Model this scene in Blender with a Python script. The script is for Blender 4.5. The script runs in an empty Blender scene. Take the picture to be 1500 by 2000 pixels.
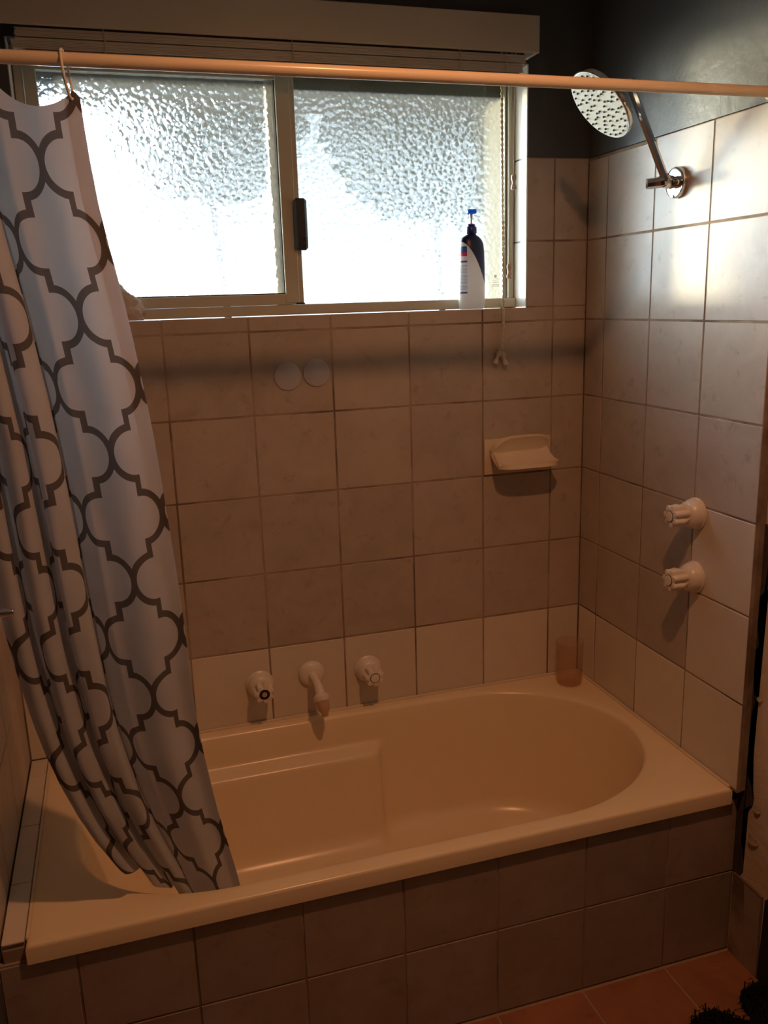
import bpy, bmesh, math, random
from mathutils import Vector, Matrix, noise
random.seed(7)
S = bpy.context.scene
C = S.collection
PI = math.pi

# ------------------------------------------------------------------ camera
cam = bpy.data.cameras.new('camera')
cam.sensor_fit = 'HORIZONTAL'; cam.sensor_width = 36.0
cam.lens = 36.0 * 1691.07 / 1500.0
cam.clip_start = 0.02
co = bpy.data.objects.new('camera', cam); C.objects.link(co)
co.location = (-1.22795, -2.12269, 0.87307)
co.rotation_euler = (1.332581, 0.02997, -0.301818)
S.camera = co
# ------------------------------------------------------------------ world, sun, lamp, exposure
w = bpy.data.worlds.new('world'); S.world = w; w.use_nodes = True
bg = w.node_tree.nodes['Background']
bg.inputs[0].default_value = (0.72, 0.86, 1.0, 1); bg.inputs[1].default_value = 2.0
def light(name, kind, loc, energy, color, **kw):
    l = bpy.data.lights.new(name, kind); l.energy = energy; l.color = color
    for k, v in kw.items(): setattr(l, k, v)
    o = bpy.data.objects.new(name, l); C.objects.link(o); o.location = loc
    return o
sun = light('sun', 'SUN', (-3, 6, 3), 12.0, (1.0, 0.83, 0.52), angle=math.radians(5.0))
sun.rotation_euler = Vector((0.40, -0.915, -0.015)).to_track_quat('-Z', 'Y').to_euler()
glow = light('glass_scatter_sun', 'SUN', (-3, 6, 4), 10.5, (0.70, 0.85, 1.0), angle=math.radians(48.0))  # added wide sun standing in for sunlight scattered by the textured glass
glow.rotation_euler = Vector((0.40, -0.915, -0.16)).to_track_quat('-Z', 'Y').to_euler()
lamp = light('ceiling_lamp', 'SPOT', (-0.68, -1.32, 1.70), 37.0, (1.0, 0.43, 0.19), shadow_soft_size=0.022, spot_size=math.radians(172), spot_blend=1.0)
port = light('window_portal', 'AREA', (-0.775, 0.235, 1.115), 1.0, (1, 1, 1), shape='RECTANGLE', size=1.15, size_y=0.53)
port.data.cycles.is_portal = True
port.rotation_euler = Vector((0, -1, 0)).to_track_quat('-Z', 'Y').to_euler()
S.view_settings.view_transform = 'Standard'; S.view_settings.look = 'None'
S.view_settings.exposure = 0.0; S.view_settings.gamma = 1.0
S.view_settings.use_curve_mapping = False

# ------------------------------------------------------------------ materials
class NT:
    def __init__(s, name):
        s.m = bpy.data.materials.new(name); s.m.use_nodes = True
        s.t = s.m.node_tree; s.t.nodes.clear()
        s.out = s.n('ShaderNodeOutputMaterial')
    def n(s, kind, **kw):
        nd = s.t.nodes.new(kind)
        for k, v in kw.items(): setattr(nd, k, v)
        return nd
    def l(s, a, b): s.t.links.new(a, b)
    def put(s, inp, v):
        if hasattr(v, 'links'): s.l(v, inp)
        else:
            if isinstance(v, tuple) and len(v) == 3 and inp.type == 'RGBA': v = (*v, 1)
            inp.default_value = v
    def math(s, op, a, b=0.0, c=0.0):
        nd = s.n('ShaderNodeMath', operation=op)
        for i, v in enumerate((a, b, c)): s.put(nd.inputs[i], v)
        return nd.outputs[0]
    def noise(s, vec, scale, detail=3, rough=0.55, dist=0.0):
        nd = s.n('ShaderNodeTexNoise'); s.put(nd.inputs['Vector'], vec)
        for k, v in (('Scale', scale), ('Detail', detail), ('Roughness', rough), ('Distortion', dist)): nd.inputs[k].default_value = v
        return nd.outputs[0]
    def ramp(s, fac, stops):
        nd = s.n('ShaderNodeValToRGB'); s.put(nd.inputs[0], fac)
        e = nd.color_ramp.elements
        while len(e) < len(stops): e.new(0.5)
        for el, (p, c) in zip(e, stops):
            el.position = p; el.color = (*c, 1) if isinstance(c, tuple) else (c, c, c, 1)
        return nd.outputs[0]
    def mix(s, fac, a, b, blend='MIX'):
        nd = s.n('ShaderNodeMix', data_type='RGBA', blend_type=blend)
        s.put(nd.inputs[0], fac); s.put(nd.inputs[6], a); s.put(nd.inputs[7], b)
        return nd.outputs[2]
    def bump(s, h, strength=0.2, dist=0.01):
        nd = s.n('ShaderNodeBump'); s.put(nd.inputs['Height'], h)
        nd.inputs['Strength'].default_value = strength; nd.inputs['Distance'].default_value = dist
        return nd.outputs[0]
    def bsdf(s, color, rough=0.5, metal=0.0, spec=0.5, normal=None, **kw):
        nd = s.n('ShaderNodeBsdfPrincipled')
        s.put(nd.inputs['Base Color'], color); s.put(nd.inputs['Roughness'], rough)
        nd.inputs['Metallic'].default_value = metal; nd.inputs['Specular IOR Level'].default_value = spec
        for k, v in kw.items(): s.put(nd.inputs[k], v)
        if normal is not None: s.l(normal, nd.inputs['Normal'])
        return nd.outputs[0]
    def fin(s, sh): s.l(sh, s.out.inputs[0]); return s.m
    def obj(s): return s.n('ShaderNodeTexCoord').outputs['Object']
    def rndvec(s):
        o = s.obj(); oi = s.n('ShaderNodeObjectInfo')
        r = s.math('MULTIPLY', oi.outputs['Random'], 37.0)
        v = s.n('ShaderNodeVectorMath', operation='ADD'); s.l(o, v.inputs[0])
        cx = s.n('ShaderNodeCombineXYZ'); s.l(r, cx.inputs[0]); s.l(r, cx.inputs[1]); s.l(r, cx.inputs[2])
        s.l(cx.outputs[0], v.inputs[1]); return v.outputs[0], oi.outputs['Random']

M = {}
def plain(name, color, rough=0.5, metal=0.0, spec=0.5, var=0.06, scale=25.0, bump=0.0, **kw):
    t = NT(name); v = t.obj()
    f = t.noise(v, scale, 4)
    dark = tuple(c * (1 - 2 * var) for c in color)
    col = t.mix(f, dark, color)
    nm = t.bump(f, bump, 0.002) if bump else None
    M[name] = t.fin(t.bsdf(col, rough, metal, spec, nm, **kw))
def tile_mat(name, base, vein, dirt, rough, vein_amt=1.0):
    t = NT(name); v, r = t.rndvec()
    n1 = t.noise(v, 9.0, 5, 0.62, 0.8)
    n2 = t.noise(v, 26.0, 5, 0.7, 0.4)
    c = t.mix(t.ramp(n1, [(0.35, 0.0), (0.7, 1.0)]), base, vein)
    c = t.mix(t.math('MULTIPLY', t.ramp(n2, [(0.58, 0.0), (0.74, 1.0)]), 0.6 * vein_amt), c, dirt)
    c = t.mix(1.0, c, t.ramp(r, [(0.0, (0.9, 0.9, 0.9)), (1.0, (1.0, 1.0, 1.0))]), 'MULTIPLY')
    ro = t.math('ADD', t.math('MULTIPLY', n2, 0.14), rough - 0.07)
    M[name] = t.fin(t.bsdf(c, ro, 0, 0.5, t.bump(n1, 0.12, 0.004)))
tile_mat('beige_tile', (0.50, 0.42, 0.345), (0.43, 0.355, 0.29), (0.27, 0.22, 0.17), 0.34)
tile_mat('white_tile', (0.72, 0.64, 0.54), (0.68, 0.60, 0.50), (0.55, 0.47, 0.38), 0.3, 0.3)
tile_mat('reveal_tile', (0.74, 0.71, 0.66), (0.70, 0.67, 0.62), (0.6, 0.56, 0.5), 0.35, 0.3)
tile_mat('floor_tile', (0.36, 0.15, 0.075), (0.27, 0.105, 0.05), (0.16, 0.06, 0.03), 0.5)
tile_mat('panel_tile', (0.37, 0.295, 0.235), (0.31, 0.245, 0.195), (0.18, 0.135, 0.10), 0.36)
t = NT('grout'); v = t.obj(); ng = t.noise(v, 5.0, 4, 0.6); nf = t.noise(v, 70.0, 3)
cg = t.mix(t.ramp(ng, [(0.42, 0.0), (0.62, 1.0)]), (0.44, 0.35, 0.27), (0.16, 0.115, 0.08))
M['grout'] = t.fin(t.bsdf(t.mix(t.math('MULTIPLY', nf, 0.5), cg, (0.2, 0.15, 0.11)), 0.9, 0, 0.2, t.bump(nf, 0.3, 0.003)))
plain('floor_grout', (0.45, 0.30, 0.19), 0.9, var=0.2, scale=60)
plain('acrylic', (0.86, 0.70, 0.47), 0.25, spec=0.5, var=0.015, scale=6)
plain('sealant', (0.78, 0.66, 0.50), 0.4, var=0.1)
plain('white_plastic', (0.78, 0.72, 0.64), 0.28, var=0.03)
plain('brown_plastic', (0.55, 0.36, 0.22), 0.35, var=0.05)
plain('ceramic', (0.72, 0.60, 0.44), 0.18, var=0.02)
plain('black_plastic', (0.012, 0.013, 0.016), 0.35, var=0.1)
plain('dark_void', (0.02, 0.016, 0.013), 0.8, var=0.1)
plain('chrome', (0.86, 0.87, 0.88), 0.07, 1.0, var=0.02)
plain('nozzle_face', (0.74, 0.78, 0.75), 0.3, 0.0, var=0.02)
plain('nozzle_rubber', (0.08, 0.085, 0.085), 0.5, var=0.1)
plain('frame_paint', (0.52, 0.48, 0.37), 0.38, var=0.04, scale=10)
plain('mark_grey', (0.10, 0.09, 0.075), 0.6, var=0.1)  # plain dark grey of the arc on the pull handle
plain('valance_paint', (0.60, 0.53, 0.42), 0.4, var=0.03, scale=8)
plain('slat_paint', (0.66, 0.60, 0.52), 0.42, var=0.04)
plain('cord_cotton', (0.74, 0.66, 0.50), 0.9, var=0.2, scale=400, bump=0.4)
plain('rod_paint', (0.80, 0.66, 0.48), 0.25, var=0.03)
plain('disc_plastic', (0.50, 0.49, 0.53), 0.5, var=0.03)

plain('collar_blue', (0.006, 0.012, 0.16), 0.3, var=0.1)
plain('washer_cloth', (0.60, 0.55, 0.52), 0.95, var=0.15, scale=200, bump=0.6)
plain('mat_pile', (0.016, 0.019, 0.018), 1.0, spec=0.1, var=0.2)
plain('outer_render', (0.20, 0.185, 0.14), 0.9, var=0.12, scale=30, bump=0.4)
plain('ground_paving', (0.45, 0.43, 0.40), 0.9, var=0.15, scale=3)
plain('leaves', (0.13, 0.15, 0.12), 0.8, var=0.3, scale=3)
plain('bark', (0.10, 0.075, 0.055), 0.9, var=0.3, scale=8)
plain('ceiling_paint', (0.62, 0.59, 0.55), 0.8, var=0.02)
plain('lintel_shade', (0.10, 0.10, 0.085), 0.7, var=0.1)  # shade under the head of the outer reveal, put into the colour
plain('eave_timber', (0.07, 0.045, 0.032), 0.8, var=0.25, scale=12)
plain('stamp_white', (0.9, 0.9, 0.86), 0.7, var=0.02)

t = NT('dark_paint'); v = t.obj()
n1 = t.noise(v, 3.0, 4); n2 = t.noise(v, 45.0, 4)
M['dark_paint'] = t.fin(t.bsdf(t.mix(n1, (0.058, 0.060, 0.063), (0.080, 0.082, 0.085)), 0.42, 0, 0.5, t.bump(n2, 0.25, 0.004)))
t = NT('bare_plaster'); v = t.obj()
n1 = t.noise(v, 6.0, 5, 0.6, 0.5); vo = t.n('ShaderNodeTexVoronoi', feature='DISTANCE_TO_EDGE'); t.l(v, vo.inputs['Vector']); vo.inputs['Scale'].default_value = 9
crack = t.ramp(vo.outputs[0], [(0.0, 0.0), (0.02, 1.0)])
h = t.math('ADD', n1, t.math('MULTIPLY', crack, 0.04))
M['bare_plaster'] = t.fin(t.bsdf(t.mix(n1, (0.55, 0.43, 0.30), (0.76, 0.64, 0.50)), 0.8, 0, 0.3, t.bump(h, 0.6, 0.012)))
plain('old_adhesive', (0.085, 0.066, 0.052), 0.85, var=0.3, scale=50, bump=0.6)
plain('smear', (0.12, 0.115, 0.11), 0.6, var=0.3, scale=40)

# obscure (textured) glass
t = NT('obscure_glass'); v = t.obj()
sm = t.n('ShaderNodeTexVoronoi', feature='SMOOTH_F1'); t.l(v, sm.inputs['Vector'])
sm.inputs['Scale'].default_value = 85; sm.inputs['Smoothness'].default_value = 0.5
hgt = t.math('ADD', sm.outputs[0], t.math('MULTIPLY', t.noise(v, 60, 2), 0.6))
nm = t.bump(hgt, 0.9, 0.006)
tr = t.n('ShaderNodeBsdfTransparent'); tr.inputs[0].default_value = (0.95, 0.98, 0.97, 1)
rf = t.n('ShaderNodeBsdfRefraction'); rf.inputs['Roughness'].default_value = 0.3; rf.inputs['IOR'].default_value = 1.3
rf.inputs[0].default_value = (0.95, 0.98, 0.97, 1); t.l(nm, rf.inputs['Normal'])
gl = t.n('ShaderNodeBsdfGlossy'); gl.inputs['Roughness'].default_value = 0.25; t.l(nm, gl.inputs['Normal'])
tl = t.n('ShaderNodeBsdfTranslucent'); tl.inputs[0].default_value = (0.9, 0.93, 0.95, 1); t.l(nm, tl.inputs['Normal'])
def msh(t, f, a, b):
    m = t.n('ShaderNodeMixShader'); t.put(m.inputs[0], f); t.l(a, m.inputs[1]); t.l(b, m.inputs[2]); return m.outputs[0]
a = msh(t, 0.55, rf.outputs[0], tr.outputs[0])
a = msh(t, 0.03, a, tl.outputs[0])
a = msh(t, 0.03, a, gl.outputs[0])
M['obscure_glass'] = t.fin(a)

t = NT('pump_blue'); tl = t.n('ShaderNodeBsdfTranslucent'); tl.inputs[0].default_value = (0.03, 0.28, 0.80, 1)
M['pump_blue'] = t.fin(msh(t, 0.6, t.bsdf((0.02, 0.16, 0.52), 0.3), tl.outputs[0]))
# clear plastic tumbler
t = NT('clear_plastic')
tr = t.n('ShaderNodeBsdfTransparent'); tr.inputs[0].default_value = (0.97, 0.93, 0.89, 1)
pb = t.bsdf((0.62, 0.42, 0.30), 0.2)
M['clear_plastic'] = t.fin(msh(t, 0.11, tr.outputs[0], pb))

# curtain print: interlocking trellis of lobed shapes, drawn in fabric coordinates (metres)
t = NT('trellis_fabric')
uv = t.n('ShaderNodeUVMap', uv_map='fabric').outputs[0]
sx = t.n('ShaderNodeSeparateXYZ'); t.l(uv, sx.inputs[0])
W_, H_, st_, th_ = 0.155, 0.217, 0.024, 0.0115
p = t.math('ADD', sx.outputs[0], W_ / 2 - 0.085 + 10 * W_)
q = t.math('ADD', sx.outputs[1], 10 * H_)
a_ = t.math('PINGPONG', p, W_ / 2); b_ = t.math('PINGPONG', q, H_ / 2)
lo = t.math('LESS_THAN', a_, W_ / 4)
def sel(x, full):   # x -> full - x on the lower half
    d = t.math('SUBTRACT', full, t.math('MULTIPLY', x, 2.0))
    return t.math('ADD', x, t.math('MULTIPLY', lo, d))
a2 = sel(a_, W_ / 2); b2 = sel(b_, H_ / 2)
X = t.math('SUBTRACT', a2, W_ / 4)
rx, ry = W_ / 4, H_ / 4 - st_ / 2
ex = t.math('DIVIDE', X, rx); ey = t.math('DIVIDE', b2, ry)
rad = t.math('SQRT', t.math('ADD', t.math('MULTIPLY', ex, ex), t.math('MULTIPLY', ey, ey)))
d1 = t.math('MULTIPLY', t.math('ABSOLUTE', t.math('SUBTRACT', rad, 1.0)), (rx + ry) / 2)
m1 = t.math('LESS_THAN', d1, th_ / 2)
seg = t.math('LESS_THAN', t.math('ABSOLUTE', X), th_ / 2)
seg = t.math('MULTIPLY', seg, t.math('GREATER_THAN', b2, ry - th_ / 2))
seg = t.math('MULTIPLY', seg, t.math('LESS_THAN', b2, H_ / 4 + st_ / 2 + th_ / 2))
mask = t.math('MAXIMUM', m1, seg)
wv = t.noise(t.obj(), 900, 2); wr = t.noise(t.obj(), 22, 3)
wt = t.mix(wr, (0.62, 0.63, 0.67), (0.67, 0.68, 0.71))
colr = t.mix(mask, wt, (0.16, 0.145, 0.14))
nm = t.bump(t.math('ADD', t.math('MULTIPLY', wr, 0.6), t.math('MULTIPLY', wv, 0.05)), 0.25, 0.01)
df = t.n('ShaderNodeBsdfDiffuse'); t.l(colr, df.inputs[0]); t.l(nm, df.inputs['Normal'])
tl = t.n('ShaderNodeBsdfTranslucent'); t.l(colr, tl.inputs[0]); t.l(nm, tl.inputs['Normal'])
M['trellis_fabric'] = t.fin(msh(t, 0.5, df.outputs[0], tl.outputs[0]))

# lotion bottle: white shell, navy sweep and a printed label on one face
t = NT('bottle_print'); v = t.obj()
sx = t.n('ShaderNodeSeparateXYZ'); t.l(v, sx.inputs[0])
bx_, by_ = sx.outputs[0], sx.outputs[1]; bz_ = t.math('DIVIDE', sx.outputs[2], 1.105)
# navy sweep: above a curve that drops towards +x
cur = t.math('SUBTRACT', 0.152, t.math('MULTIPLY', t.math('MAXIMUM', t.math('ADD', bx_, 0.026), 0.0), 0.55))
cur = t.math('SUBTRACT', cur, t.math('MULTIPLY', t.math('POWER', t.math('MAXIMUM', t.math('ADD', bx_, 0.026), 0.0), 2.0), 19.0))
navy = t.math('GREATER_THAN', bz_, cur)
colr = t.mix(navy, (0.80, 0.79, 0.78), (0.008, 0.012, 0.05))
# label on the -x side: red badge, blue badge, lines of fine print
onl = t.math('LESS_THAN', bx_, -0.0165)
def band(z0, z1): return t.math('MULTIPLY', onl, t.math('MULTIPLY', t.math('GREATER_THAN', bz_, z0), t.math('LESS_THAN', bz_, z1)))
colr = t.mix(band(0.120, 0.128), colr, (0.65, 0.03, 0.06))
colr = t.mix(band(0.128, 0.142), colr, (0.05, 0.10, 0.30))
colr = t.mix(band(0.106, 0.110), colr, (0.03, 0.06, 0.20))
wvt = t.n('ShaderNodeTexWave', bands_direction='Z'); t.l(v, wvt.inputs['Vector']); wvt.inputs['Scale'].default_value = 90; wvt.inputs['Distortion'].default_value = 1.5
wvt.inputs['Detail'].default_value = 2; wvt.inputs['Detail Scale'].default_value = 8
fine = t.math('MULTIPLY', band(0.045, 0.100), t.ramp(wvt.outputs[1], [(0.45, 0.0), (0.6, 0.65)]))
colr = t.mix(fine, colr, (0.10, 0.16, 0.38))
colr = t.mix(band(0.036, 0.040), colr, (0.05, 0.09, 0.25))
tl = t.n('ShaderNodeBsdfTranslucent'); t.l(colr, tl.inputs[0])
M['bottle_print'] = t.fin(msh(t, 0.3, t.bsdf(colr, 0.3), tl.outputs[0]))

# ------------------------------------------------------------------ helpers
def tag(o, label=None, cat=None, group=None, kind=None):
    if label: o['label'] = label
    if cat: o['category'] = cat
    if group: o['group'] = group
    if kind: o['kind'] = kind
    return o
def link(name, me, parent=None, loc=None, rot=None):
    o = bpy.data.objects.new(name, me); C.objects.link(o)
    if loc is not None: o.location = loc
    if rot is not None: o.rotation_euler = rot
    if parent: o.parent = parent
    return o
def empty(name, loc=(0, 0, 0), parent=None):
    o = bpy.data.objects.new(name, None); C.objects.link(o); o.location = loc; o.empty_display_size = 0.05
    if parent: o.parent = parent
    return o
def mesh(name, bm, mat, smooth=False):
    bmesh.ops.recalc_face_normals(bm, faces=bm.faces)
    me = bpy.data.meshes.new(name); bm.to_mesh(me); bm.free()
    if mat: me.materials.append(M[mat])
    if smooth:
        for p in me.polygons: p.use_smooth = True
        try: me.set_sharp_from_angle(angle=math.radians(40))
        except Exception: pass
    return me
def obj(name, bm, mat, parent=None, smooth=False, loc=None, rot=None):
    return link(name, mesh(name, bm, mat, smooth), parent, loc, rot)
def box(bm, x0, x1, y0, y1, z0, z1, bev=0.0, seg=1):
    r = bmesh.ops.create_cube(bm, size=1.0)
    vs = r['verts']
    for v in vs:
        v.co = Vector(((x0 + x1) / 2 + v.co.x * (x1 - x0), (y0 + y1) / 2 + v.co.y * (y1 - y0), (z0 + z1) / 2 + v.co.z * (z1 - z0)))
    if bev > 0:
        es = list({e for v in vs for e in v.link_edges})
        bmesh.ops.bevel(bm, geom=es, offset=bev, segments=seg, affect='EDGES', profile=0.5)
    return bm
def B(*a, **k): return box(bmesh.new(), *a, **k)
def loft(bm, rings, close=True, cap=True):
    vr = [[bm.verts.new(p) for p in r] for r in rings]
    n = len(rings[0])
    for i in range(len(vr) - 1):
        for j in range(n if close else n - 1):
            k = (j + 1) % n
            bm.faces.new((vr[i][j], vr[i][k], vr[i + 1][k], vr[i + 1][j]))
    if cap and close:
        bm.faces.new(vr[0]); bm.faces.new(vr[-1])
    return vr
def tube(bm, pts, r, n=12, cap=True):
    pts = [Vector(p) for p in pts]
    rs = r if isinstance(r, (list, tuple)) else [r] * len(pts)
    rings = []; up = None
    for i, p in enumerate(pts):
        d = (pts[min(i + 1, len(pts) - 1)] - pts[max(i - 1, 0)]).normalized()
        if up is None:
            up = Vector((0, 0, 1)) if abs(d.z) < 0.9 else Vector((0, 1, 0))
        a = d.cross(up).normalized(); up = a.cross(d).normalized()
        rings.append([p + (a * math.cos(2 * PI * k / n) + up * math.sin(2 * PI * k / n)) * rs[i] for k in range(n)])
    loft(bm, rings, True, cap); return bm
def T(*a, **k): return tube(bmesh.new(), *a, **k)
def lathe(bm, prof, n=32, axis=None, origin=(0, 0, 0), lobes=None):
    """prof: (r, h) pairs along axis; lobes: fn(theta, h) -> radius factor"""
    ax = Vector(axis or (0, 0, 1)).normalized()
    u = ax.cross(Vector((0, 0, 1)) if abs(ax.z) < 0.9 else Vector((1, 0, 0))).normalized(); v = ax.cross(u)
    o = Vector(origin); rings = []
    for r, h in prof:
        ring = []
        for k in range(n):
            th = 2 * PI * k / n
            rr = max(r, 1e-5) * (lobes(th, h) if lobes else 1.0)
            ring.append(o + ax * h + (u * math.cos(th) + v * math.sin(th)) * rr)
        rings.append(ring)
    loft(bm, rings, True, True); return bm
def L(*a, **k): return lathe(bmesh.new(), *a, **k)

# tiles: shared meshes, local +z is the face
TC = {}
def tile_mesh(w_, h_, th, mat):
    key = (round(w_, 3), round(h_, 3), th, mat)
    if key not in TC:
        bm = B(-w_ / 2, w_ / 2, -h_ / 2, h_ / 2, -th, 0, bev=min(0.0014, min(w_, h_) / 5))
        TC[key] = mesh('tile', bm, mat)
    return TC[key]
ROT = {'-y': Matrix(((1, 0, 0), (0, 0, -1), (0, 1, 0))), '-x': Matrix(((0, 0, -1), (-1, 0, 0), (0, 1, 0))),
       '+x': Matrix(((0, 0, 1), (1, 0, 0), (0, 1, 0))), '+z': Matrix.Identity(3)}
def tile(parent, face, c, w_, h_, mat, th=0.006, name='tile', gap=0.0036, jit=0.0016):
    o = bpy.data.objects.new(name, tile_mesh(w_ - gap, h_ - gap, th, mat)); C.objects.link(o)
    j = Matrix.Rotation(random.uniform(-jit, jit), 3, 'X') @ Matrix.Rotation(random.uniform(-jit, jit), 3, 'Y')
    o.matrix_world = Matrix.Translation(c) @ (ROT[face] @ j).to_4x4()
    o.parent = parent
    return o

P = 0.20292          # tile pitch
ZT = -0.205          # bath rim height
ZF = -0.638          # floor
ZC = 1.80            # ceiling
XL, XR = -1.525, 0.028
YN = -3.1            # wall behind the viewer
WX0, WX1, WZ0, WZ1 = -1.375, -0.176, 0.847, 1.435   # window opening

# ------------------------------------------------------------------ structure
bm = B(-1.75, 0.3, YN - 0.1, 0.3, ZF - 0.1, ZF - 0.002)
floor = tag(obj('floor', bm, 'floor_grout'), 'red terracotta tiled bathroom floor', kind='structure')
xs = [XR, -0.150, -0.362] + [-0.362 - 0.2085 * k for k in range(1, 6)] + [XL]
ys = [-0.684 - 0.2085 * k for k in range(0, 8)]
for i in range(len(xs) - 1):
    for j in range(len(ys) - 1):
        x1, x0, y1, y0 = xs[i], xs[i + 1], ys[j], ys[j + 1]
        tile(floor, '+z', ((x0 + x1) / 2, (y0 + y1) / 2, ZF), x1 - x0, y1 - y0, 'floor_tile', gap=0.005)
tag(obj('ceiling', B(-1.75, 0.3, YN - 0.1, 0.3, ZC, ZC + 0.1), 'ceiling_paint'), 'plain ceiling', kind='structure')
tag(obj('wall_front', B(-1.75, 0.3, YN - 0.1, YN, ZF, ZC), 'dark_paint'), 'plain wall behind the viewer', kind='structure')

# back wall: inner leaf with the window opening, outer leaf with a narrower one
bm = bmesh.new()
box(bm, XL - 0.2, XR + 0.2, 0.0, 0.11, WZ1, ZC); box(bm, XL - 0.2, WX0, 0.0, 0.11, ZF, WZ1)
box(bm, WX1, XR + 0.2, 0.0, 0.11, ZF, WZ1); box(bm, WX0, WX1, 0.0, 0.11, ZF, WZ0 - 0.004)
for v in bm.verts:
    if v.co.y < 0.05: v.co.y = 0.004
wall_back = tag(obj('wall_back', bm, 'dark_paint'), 'window wall, dark paint above beige tiles', kind='structure')
bm = bmesh.new()
ox0, ox1, oz0, oz1 = WX0 + 0.02, -0.198, WZ0 - 0.012, 1.384
box(bm, XL - 0.2, XR + 0.2, 0.112, 0.222, oz1, 2.6); box(bm, XL - 0.2, ox0, 0.112, 0.222, ZF, oz1)
box(bm, ox1, XR + 0.2, 0.112, 0.222, ZF, oz1); box(bm, ox0, ox1, 0.112, 0.222, ZF, oz0)
obj('outer_leaf', bm, 'outer_render', wall_back)
obj('lintel', B(ox0 - 0.002, ox1 + 0.002, 0.1125, 0.221, oz1 - 0.007, oz1 + 0.001), 'lintel_shade', wall_back)  # thin dark sheet painting the shade on the reveal's underside
obj('eave', B(XL - 0.6, XR + 0.6, 0.225, 0.60, 1.424, 1.47, bev=0.004), 'eave_timber', wall_back)
def cols_back():
    e = [0.0, -0.0979]
    while e[-1] > XL: e.append(e[-1] - P)
    e[-1] = XL; return e
EX = cols_back()
obj('grout_bed', B(XL, 0, 0.0010, 0.006, ZT - 0.03, 0.8445), 'grout', wall_back)
obj('grout_bed', B(WX1 + 0.001, 0, 0.0010, 0.006, 0.8445, 1.2172), 'grout', wall_back)
obj('grout_bed', B(XL, WX0 - 0.001, 0.0010, 0.006, 0.8445, 1.2172), 'grout', wall_back)
rows = [(-0.203 - 0.004, 0.0)] + [(P * k, P * (k + 1)) for k in range(4)] + [(0.8117, 0.8490)]
for i in range(len(EX) - 1):
    x1, x0 = EX[i], EX[i + 1]
    for k, (z0, z1) in enumerate(rows):
        tile(wall_back, '-y', ((x0 + x1) / 2, 0, (z0 + z1) / 2), x1 - x0, z1 - z0, 'white_tile' if k == 0 else 'beige_tile', th=0.003)
def side_cols(a, b):
    e = [a] + [x for x in EX if a > x > b] + [b]
    return [(e[i + 1], e[i]) for i in range(len(e) - 1) if e[i] - e[i + 1] > 0.012]
for a, b in ((0.0, WX1), (WX0, XL)):
    for x0, x1 in side_cols(a, b):
        for z0, z1 in ((0.847, 1.0146), (1.0146, 1.2175)):
            tile(wall_back, '-y', ((x0 + x1) / 2, 0, (z0 + z1) / 2), x1 - x0, z1 - z0, 'beige_tile', th=0.003)
# window reveal: sill tiles and jamb tiles
for x0, x1 in side_cols(WX1, WX0):
    tile(wall_back, '+z', ((x0 + x1) / 2, 0.049, WZ0 - 0.0008), x1 - x0, 0.090, 'beige_tile', th=0.004, name='sill_tile', gap=0.002)
for z0, z1 in ((WZ0, 1.0146), (1.0146, 1.2175), (1.2175, WZ1)):
    tile(wall_back, '-x', (WX1 - 0.0005, 0.048, (z0 + z1) / 2), 0.092, z1 - z0, 'reveal_tile', th=0.004, name='jamb_tile', gap=0.002)
    tile(wall_back, '+x', (WX0 + 0.0005, 0.048, (z0 + z1) / 2), 0.092, z1 - z0, 'reveal_tile', th=0.004, name='jamb_tile', gap=0.002)
def patch(name, pts, plane, val, th, mat, parent, n_out=1):
    """irregular thin layer; pts are 2-D on the plane 'x' (y,z) or 'y' (x,z)"""
    bm = bmesh.new()
    def P3(a, b, d): return (val + d, a, b) if plane == 'x' else (a, val + d, b)
    f = [bm.verts.new(P3(a, b, -th * n_out)) for a, b in pts]; g = [bm.verts.new(P3(a, b, 0)) for a, b in pts]
    bm.faces.new(f); bm.faces.new(g[::-1])
    n = len(pts)
    for i in range(n): bm.faces.new((f[i], f[(i + 1) % n], g[(i + 1) % n], g[i]))
    bmesh.ops.triangulate(bm, faces=[fc for fc in bm.faces if len(fc.verts) > 4])
    return obj(name, bm, mat, parent)
pts = []
for k in range(22):
    a = 2 * PI * k / 22; r = 1 + 0.35 * noise.noise(Vector((math.cos(a) * 2, math.sin(a) * 2, 3.1)))
    pts.append((-0.128 + 0.007 * r * math.cos(a), 1.338 + 0.032 * r * math.sin(a)))
patch('plaster_smear', pts, 'y', 0.0045, 0.0012, 'smear', wall_back)

# right wall: bare plaster, dark paint above, tiled shower area
wall_right = tag(obj('wall_right', B(XR, 0.3, YN, 0.004, ZF, ZC), 'bare_plaster'), 'shower wall: beige tiles, dark paint above, bare peeling plaster', kind='structure')
bm = bmesh.new(); box(bm, 0.002, XR, YN, 0.004, 1.2185, ZC)
obj('painted_plaster', bm, 'dark_paint', wall_right)
obj('grout_bed', B(0.0010, 0.012, -0.7015, 0.0, ZT - 0.006, 1.2165), 'grout', wall_right)
obj('backing_board', B(0.012, XR, -0.699, 0.0, ZT - 0.006, 1.2165), 'grout', wall_right)
EY = [0.0, -0.0937, -0.0937 - P, -0.0937 - 2 * P, -0.0937 - 3 * P]
rows_r = [(-0.207, 0.0)] + [(P * k, P * (k + 1)) for k in range(6)]
for i in range(4):
    y1, y0 = EY[i], EY[i + 1]
    for k, (z0, z1) in enumerate(rows_r):
        m = 'white_tile' if (k == 0 or (i == 3 and k in (1, 2))) else 'beige_tile'
        if k == 6 and i < 2: z1 -= 0.006
        tile(wall_right, '-x', (0, (y0 + y1) / 2, (z0 + z1) / 2), y1 - y0, z1 - z0, m, th=0.008)
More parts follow.
